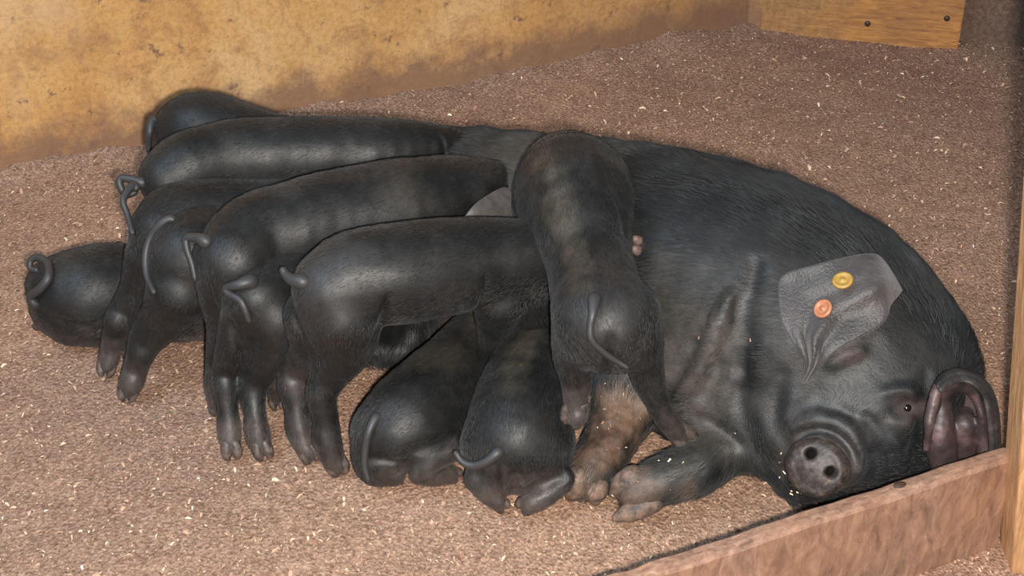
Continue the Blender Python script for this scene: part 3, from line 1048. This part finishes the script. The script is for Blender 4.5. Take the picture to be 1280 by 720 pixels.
def piglet(label, spine, legs=(), hams=(), head=(), tail=None, feet=(), ears=(), tints=(), creases=(), foot=None, hair=15000, seed=0, group='suckling piglets'):
    b = Body()
    b.chain(spine, .025, sign=-1, n=3)
    for h_ in hams: b.chain(h_, .028, sign=1)
    for l_ in legs: b.chain(l_, .011, sign=1, n=3)
    if head: b.chain(head, .02, sign=-1, n=2)
    for pts, r in creases:
        ridge(b, pts, r, r * .25, r * 1.5, True)
    s0 = S(*spine[0])
    root = empty('piglet', (s0[0], s0[1], 0))
    tag(root, label, 'piglet', group)
    V, F = b.surface(.0038)
    V = roughen(V, F, [(.0020, 22), (.0008, 60)], 31 + seed)
    me = mesh_np('body', V, F)
    tt = [(tuple(b.hit(u, v)[0]), r, c_, st) for (u, v, r, c_, st) in tints]
    for l_ in legs:
        e = S(*l_[-1]); tt.append(((e[0], e[1], e[2]), .055, (.085, .064, .055), .7))
    put_tint(me, V, tt)
    link('body', me, M['piglet'], root)
    bristles('bristles', b, V, F, int(hair * 3.2), .010, .00015, M['piglet_hair'], root, .2, 20 + seed, tints=tt)
    if tail:
        dep = []; lay = []
        for u, v, _, r_ in tail:
            p, n = b.hit(u, v)
            dep.append((Vector(p) - CAM).dot(cF))
        root_d = dep[0]
        dep = [min(d_, dep[0] + .02) for d_ in dep]
        sm = [dep[0]] + [(dep[max(i_ - 1, 0)] + 2 * dep[i_] + dep[min(i_ + 1, len(dep) - 1)]) / 4 for i_ in range(1, len(dep))]
        sm = [min(sm[i_], dep[i_]) for i_ in range(len(dep))]
        for i_, ((u, v, _, r_), d_) in enumerate(zip(tail, sm)):
            rr_ = r_ * d_ / FPX
            d_ = d_ - (rr_ * .2 if i_ == 0 else rr_ + .003)
            lay.append((*(CAM + ray(u, v) * d_), r_ * d_ / FPX))
        rt_ = np.array(lay[0]); p, n = b.hit(*tail[0][:2])
        lay[0] = (*rt_[:3], rt_[3] * 1.15)
        lay = [(*(np.array(p) - n * .008), rt_[3] * 1.2)] + lay
        TV, TF = tube(lay, 10, 5)
        link('tail', mesh_py('tail', TV, TF), M['tail'], root)
    for (t0, t1, rp) in feet:
        a_ = S(*t0, rp); e_ = S(*t1, rp)
        hoof(root, a_[:3], e_[:3], a_[3] * 1.18, M['hoof'])
    if head:                                      # snout disc and eyes at the end of the head
        q = [np.array(S(*h_)) for h_ in head]
        d = q[-1][:3] - q[-2][:3]; d /= np.linalg.norm(d)
        R = frame(d)
        V2, F2 = uv_ball(q[-1][:3] + d * q[-1][3] * .72, (q[-1][3] * .92, q[-1][3] * .92, q[-1][3] * .35), R)
        link('snout', mesh_py('snout', V2, F2), M['snout'], root)
        mid = q[0] * .5 + q[-1] * .5
        for sg in (-1, 1):
            c_ = mid[:3] + R[0] * sg * mid[3] * .86 + R[1] * mid[3] * .42
            V2, F2 = uv_ball(c_, (.005, .005, .005)); link('eye', mesh_py('eye', V2, F2), M['eye'], root)
        if not ears:
            for sg in (-1, 1):
                o_ = q[0][:3] + R[0] * sg * q[0][3] * .8 + R[1] * q[0][3] * .5
                up_ = R[1]
                Lc = [o_ - d * .018, o_ + R[0] * sg * .022 - d * .012, o_ + R[0] * sg * .03 + d * .03 - up_ * .02]
                Rc = [o_ + d * .018, o_ + R[0] * sg * .022 + d * .022, o_ + R[0] * sg * .03 + d * .034 - up_ * .02]
                flap(root, 'ear', (Lc, Rc), M['tail'], .003, 4, .002)
    for (Lp, Rp) in ears:
        flap(root, 'ear', ([np.array(P(*w)) for w in Lp], [np.array(P(*w)) for w in Rp]), M['pig_ear'], .003, 5, .004)
    PIGS[label] = b
    return b


# 1 climbing on the sow
piglet('piglet climbing head first over the sow, seen from behind with both hind legs down',
       [(757, 404, .30, 62), (745, 365, .31, 56), (736, 325, .325, 53), (728, 285, .34, 62), (716, 240, .345, 74), (702, 212, .325, 44)],
       legs=[[(726, 400, .29, 34), (716, 440, .25, 25), (720, 475, .20, 19), (721, 508, .16, 14), (722, 520, .15, 12)],
             [(790, 410, .29, 34), (804, 446, .24, 24), (813, 480, .195, 18), (822, 502, .165, 14), (834, 524, .135, 14.5), (848, 542, .105, 13)],
             [(770, 235, .33, 24), (788, 262, .29, 16), (790, 295, .25, 11)],
             [(665, 240, .33, 24), (655, 268, .28, 15), (660, 300, .24, 10)]],
       hams=[[(735, 395, .31, 42), (728, 425, .27, 30)], [(782, 398, .31, 42), (795, 430, .27, 30)]],
       head=[(697, 235, .27, 36), (690, 262, .22, 26), (684, 285, .19, 15)],
       tail=[(743, 375, .36, 8), (741, 392, .375, 6), (738, 408, .37, 5), (740, 425, .35, 4.5), (757, 442, .33, 4.2), (772, 452, .315, 3.8), (785, 460, .30, 3)],
       feet=[((719, 510, .16), (711, 534, .125), 14), ((850, 541, .108), (866, 556, .085), 13)],
       tints=[(676, 200, .024, STREAK, .7), (688, 222, .022, STREAK, .9), (696, 245, .022, STREAK, .9), (703, 268, .022, STREAK, .9), (710, 290, .02, STREAK, .9), (716, 312, .02, STREAK, .8), (722, 335, .022, STREAK, .6), (730, 358, .02, STREAK, .4), (765, 350, .05, GREY, .4)],
       creases=[([(764, 425, .3), (762, 445, .8), (760, 464, 1)], .008), ([(760, 235, .5), (778, 262, 1), (781, 292, .8)], .006)], hair=20000, seed=1)
# 2 front standing piglet
piglet('long piglet standing nearest the camera, hooves on the litter, short hooked tail',
       [(418, 362, .305, 52), (450, 348, .31, 60), (500, 342, .305, 63), (560, 333, .298, 60), (620, 326, .29, 53), (668, 323, .28, 49)],
       legs=[[(428, 392, .27, 52), (428, 430, .215, 40), (413, 466, .16, 25), (402, 492, .13, 19), (407, 525, .085, 15), (409, 549, .055, 17), (415, 569, .03, 14), (421, 582, .014, 12)],
             [(392, 395, .25, 38), (388, 430, .19, 27), (371, 460, .13, 20), (366, 480, .11, 18), (371, 512, .075, 13.5), (375, 538, .045, 15), (380, 555, .028, 12), (386, 566, .016, 11)],
             [(625, 372, .24, 36), (618, 410, .17, 22), (616, 455, .09, 14), (618, 490, .03, 12)],
             [(655, 372, .22, 34), (668, 420, .15, 20), (662, 460, .09, 14), (658, 492, .03, 12)]],
       head=[(700, 330, .23, 36), (716, 345, .20, 26), (724, 358, .17, 16)],
       tail=[(378, 352, .335, 9), (366, 350, .345, 8), (357, 343, .35, 6), (353, 336, .35, 5)],
       feet=[((420, 577, .022), (427, 594, .002), 12), ((385, 563, .022), (391, 578, .002), 11), ((618, 488, .03), (614, 505, .002), 10), ((658, 490, .03), (654, 506, .002), 10)],
       tints=[(400, 330, .06, GREY, .4), (373, 475, .03, (.075, .055, .05), .6)],
       creases=[([(487, 375, .4), (482, 402, 1), (470, 425, .8), (455, 450, .5)], .008), ([(607, 345, .3), (606, 370, .8), (594, 388, .5)], .0055), ([(412, 440, .4), (398, 455, 1), (388, 480, .7)], .007), ([(368, 395, .5), (385, 430, 1), (398, 450, .6)], .007)], hair=17000, seed=2)
# 3 piglet squeezed behind it
piglet('piglet squeezed behind the nearest standing piglet, rump outward, thin tail bent down',
       [(322, 372, .245, 46), (345, 362, .24, 50), (385, 352, .235, 48), (450, 335, .22, 45), (520, 320, .21, 42), (570, 315, .20, 38)],
       legs=[[(302, 400, .21, 28), (293, 430, .17, 22), (282, 462, .12, 15), (281, 482, .10, 14), (285, 513, .065, 11.5), (287, 540, .035, 13.5), (290, 560, .015, 10)],
             [(345, 395, .22, 40), (335, 432, .165, 32), (320, 466, .115, 21), (316, 488, .09, 16), (319, 515, .065, 12.5), (322, 541, .035, 14.5), (327, 560, .015, 11)]],
       head=[(600, 315, .18, 30), (622, 318, .165, 22), (636, 322, .155, 14)],
       tail=[(312, 352, .29, 9), (298, 356, .30, 7), (282, 360, .305, 5), (286, 367, .30, 5), (300, 375, .30, 5), (307, 388, .285, 4.5), (312, 402, .27, 3.5)],
       feet=[((289, 558, .022), (291, 575, .002), 11), ((327, 558, .022), (332, 575, .002), 11)],
       creases=[([(318, 425, .4), (310, 445, 1), (303, 470, .8)], .009), ([(287, 400, .5), (296, 420, 1), (306, 438, .5)], .006)], hair=12000, seed=3)
# 4 middle long piglet
piglet('long piglet in the middle of the row, pale ear flap, muzzle at the belly',
       [(292, 325, .285, 50), (320, 300, .29, 56), (370, 287, .29, 60), (430, 275, .285, 64), (500, 264, .28, 65), (560, 254, .27, 58), (600, 246, .262, 48), (622, 242, .25, 40)],
       legs=[[(288, 355, .25, 42), (284, 400, .18, 26), (272, 440, .11, 14), (268, 480, .06, 11), (270, 505, .022, 9)],
             [(330, 365, .24, 38), (350, 400, .18, 24), (345, 440, .11, 15), (345, 480, .06, 12), (345, 498, .022, 9)],
             [(560, 300, .22, 30), (565, 340, .16, 18), (560, 380, .10, 12), (560, 420, .03, 10)]],
       head=[(628, 246, .24, 34), (642, 258, .215, 25), (654, 268, .195, 16)],
       ears=[([(580, 272, .30), (592, 256, .315), (608, 244, .32), (630, 233, .32), (641, 240, .31)], [(574, 282, .285), (592, 282, .285), (612, 282, .28), (630, 280, .275), (644, 278, .27)])],
       tail=[(256, 301, .32, 8), (245, 297, .33, 6.5), (233, 298, .33, 5), (234, 312, .32, 4.5), (240, 330, .30, 4), (244, 350, .28, 3)],
       feet=[((270, 503, .022), (272, 520, .002), 9), ((345, 496, .022), (348, 512, .002), 9)],
       tints=[(500, 230, .05, BROWN, .4)],
       creases=[([(636, 222, .4), (622, 240, 1), (606, 262, .6)], .004), ([(262, 360, .4), (270, 390, 1), (285, 410, .6)], .006)], hair=15000, seed=4)
# 5 stepping piglet at the left
piglet('piglet with a long smooth curved tail, one hind leg braced out on the open litter',
       [(240, 318, .245, 54), (262, 312, .24, 54), (310, 308, .22, 48), (380, 300, .20, 44), (450, 290, .19, 42)],
       legs=[[(225, 362, .20, 42), (210, 390, .15, 31), (186, 420, .10, 22), (178, 438, .08, 17), (170, 462, .045, 14), (165, 476, .03, 14.5), (161, 488, .016, 11)],
             [(262, 365, .18, 34), (300, 395, .13, 22), (310, 430, .07, 14), (312, 455, .022, 10)]],
       head=[(480, 288, .175, 30), (500, 292, .165, 22), (514, 296, .155, 14)],
       tail=[(214, 273, .285, 5), (201, 280, .295, 5.5), (188, 297, .295, 5), (182, 320, .29, 5), (184, 345, .275, 4.5), (193, 366, .255, 3.5)],
       feet=[((162, 480, .025), (158, 502, .003), 11), ((312, 453, .02), (314, 468, .002), 9)],
       hair=12000, seed=5)
# 6 behind it
piglet('piglet with hind leg close beside the reclining piglet, rump half hidden in the row',
       [(206, 290, .252, 44), (225, 276, .257, 48), (270, 270, .25, 46), (330, 268, .24, 42), (400, 262, .23, 40)],
       legs=[[(186, 318, .22, 30), (172, 356, .16, 21), (152, 388, .115, 14), (146, 402, .10, 14), (139, 432, .05, 11), (137, 446, .03, 12), (134, 458, .018, 9)],
             [(205, 335, .20, 30), (180, 385, .13, 15), (172, 415, .08, 12), (165, 440, .03, 10)]],
       head=[(430, 258, .225, 30), (452, 260, .21, 22), (466, 262, .20, 14)],
       tail=[(166, 232, .32, 5), (154, 250, .31, 4.5), (160, 270, .30, 4), (166, 292, .28, 3.5)],
       feet=[((135, 450, .025), (131, 472, .003), 10), ((166, 438, .03), (163, 455, .003), 9)], hair=12000, seed=6)
# 7 second from the wall
piglet('long piglet second from the ochre wall, back almost level, tail curled forward at its root',
       [(212, 222, .29, 38), (240, 208, .30, 44), (290, 197, .30, 47), (350, 195, .295, 48), (420, 192, .29, 45), (480, 190, .285, 42), (530, 186, .28, 33), (556, 184, .275, 25)],
       legs=[[(215, 245, .25, 30), (212, 290, .18, 18), (206, 340, .10, 12), (206, 370, .03, 10)],
             [(500, 215, .22, 26), (500, 250, .15, 16), (498, 290, .03, 10)]],
       head=[(565, 184, .27, 22), (580, 187, .255, 17), (592, 191, .245, 11)],
       ears=[([(536, 172, .295), (544, 174, .295), (556, 184, .29), (566, 198, .28)], [(508, 186, .29), (526, 190, .285), (546, 194, .28), (562, 200, .275)])],
       tail=[(176, 228, .31, 7), (164, 224, .32, 6), (151, 223, .32, 5), (150, 232, .31, 5), (158, 243, .30, 5), (170, 240, .30, 4)],
       feet=[((206, 368, .03), (208, 384, .003), 9), ((498, 288, .03), (500, 300, .003), 9)],
       creases=[([(545, 164, .3), (553, 176, .8), (556, 194, .4)], .0035)], hair=14000, seed=7)
# 8 by the wall
piglet('piglet nearest the ochre wall, only its rounded rump and back showing',
       [(234, 164, .27, 42), (252, 162, .275, 47), (290, 170, .265, 44), (340, 180, .25, 38), (400, 186, .24, 34)],
       legs=[[(212, 190, .22, 24), (206, 225, .15, 14), (204, 260, .08, 11), (204, 285, .03, 9)]],
       head=[(430, 184, .23, 28), (448, 186, .22, 20), (462, 188, .21, 13)],
       tail=[(191, 150, .27, 5), (187, 165, .26, 4.5), (186, 182, .24, 4), (188, 196, .22, 3)],
       feet=[((204, 283, .03), (205, 298, .003), 9)], hair=8000, seed=8)
# 9 reclining at far left
piglet('piglet lying flat on the litter apart from the row, tail curled in a loop',
       [(84, 366, .09, 47), (112, 366, .09, 58), (145, 362, .085, 58), (185, 372, .075, 50), (230, 380, .07, 44), (285, 380, .065, 40)],
       hams=[[(68, 362, .08, 34), (60, 385, .05, 22)]],
       legs=[[(110, 392, .06, 36), (88, 410, .04, 22), (66, 404, .03, 16), (53, 399, .025, 11)],
             [(150, 395, .05, 34), (130, 418, .025, 16), (105, 424, .014, 10)],
             [(230, 400, .04, 28), (255, 412, .02, 14)]],
       head=[(320, 375, .065, 30), (345, 378, .055, 22), (360, 380, .05, 14)],
       tail=[(44, 380, .14, 5.5), (38, 371, .155, 5.5), (50, 361, .17, 6), (61, 346, .18, 6), (60, 330, .185, 5.5), (49, 322, .185, 5), (39, 325, .18, 4.5), (38, 335, .175, 4), (47, 338, .17, 3.5)],
       feet=[((50, 404, .015), (42, 403, .008), 8), ((108, 424, .014), (98, 426, .008), 8)],
       creases=[([(48, 392, .5), (75, 402, 1), (110, 408, .8), (150, 418, .5)], .008)], hair=12000, seed=9)
# lump under its tail
# 10 lying in front
piglet('piglet lying in front, long tail pressed down its rump, beside the standing hooves',
       [(500, 538, .085, 54), (515, 525, .09, 60), (543, 496, .09, 58), (575, 455, .095, 46), (605, 415, .10, 38), (628, 392, .10, 34)],
       hams=[[(475, 545, .075, 34), (470, 575, .05, 26)], [(540, 540, .075, 36)]],
       legs=[[(465, 570, .06, 24), (468, 588, .035, 17), (484, 594, .025, 12), (498, 596, .02, 10)],
             [(566, 560, .07, 16), (540, 572, .065, 16), (524, 584, .05, 18), (538, 590, .035, 16), (560, 593, .02, 12)]],
       head=[(645, 375, .11, 32), (664, 362, .12, 24), (676, 354, .12, 15)],
       tail=[(470, 522, .15, 6), (461, 540, .14, 5.5), (457, 560, .12, 5), (456, 582, .09, 4.5), (461, 602, .05, 3.5)],
       feet=[((488, 596, .018), (502, 598, .008), 9), ((566, 592, .018), (574, 598, .006), 9)],
       tints=[(545, 440, .05, BROWN, .5), (600, 400, .04, BROWN, .5)],
       creases=[([(508, 598, .5), (507, 580, 1), (516, 566, 1), (540, 557, 1), (566, 550, .6)], .007), ([(450, 578, .4), (470, 574, .8), (500, 578, .8)], .006)], hair=15000, seed=10)
# 11 lying beside the sow's fore legs
piglet('piglet lying against the sow\'s muddy forelegs, tail swept sideways across its rump',
       [(645, 556, .09, 58), (648, 540, .10, 66), (655, 500, .11, 60), (672, 450, .12, 50), (695, 412, .12, 42), (712, 388, .12, 34)],
       hams=[[(612, 560, .09, 32), (618, 588, .06, 26)], [(680, 560, .09, 34), (672, 585, .06, 26)]],
       legs=[[(596, 598, .06, 16), (608, 615, .04, 13), (622, 627, .025, 11)],
             [(706, 598, .06, 14), (690, 614, .045, 13), (672, 624, .035, 15), (660, 628, .03, 14)]],
       head=[(722, 372, .14, 30), (730, 362, .145, 22), (736, 354, .15, 14)],
       tail=[(622, 566, .17, 7), (608, 577, .165, 6.5), (592, 582, .155, 6), (578, 577, .145, 5), (569, 565, .135, 4)],
       feet=[((626, 630, .014), (632, 637, .006), 9), ((660, 629, .018), (650, 638, .006), 11)],
       tints=[(690, 398, .024, STREAK, .7), (668, 415, .024, STREAK, .8), (652, 435, .024, STREAK, .8), (643, 458, .022, STREAK, .7), (638, 480, .022, STREAK, .5)],
       creases=[([(644, 640, .6), (645, 615, 1), (640, 595, .8)], .009), ([(650, 616, .5), (675, 602, 1), (705, 598, .6)], .006)], hair=15000, seed=11)
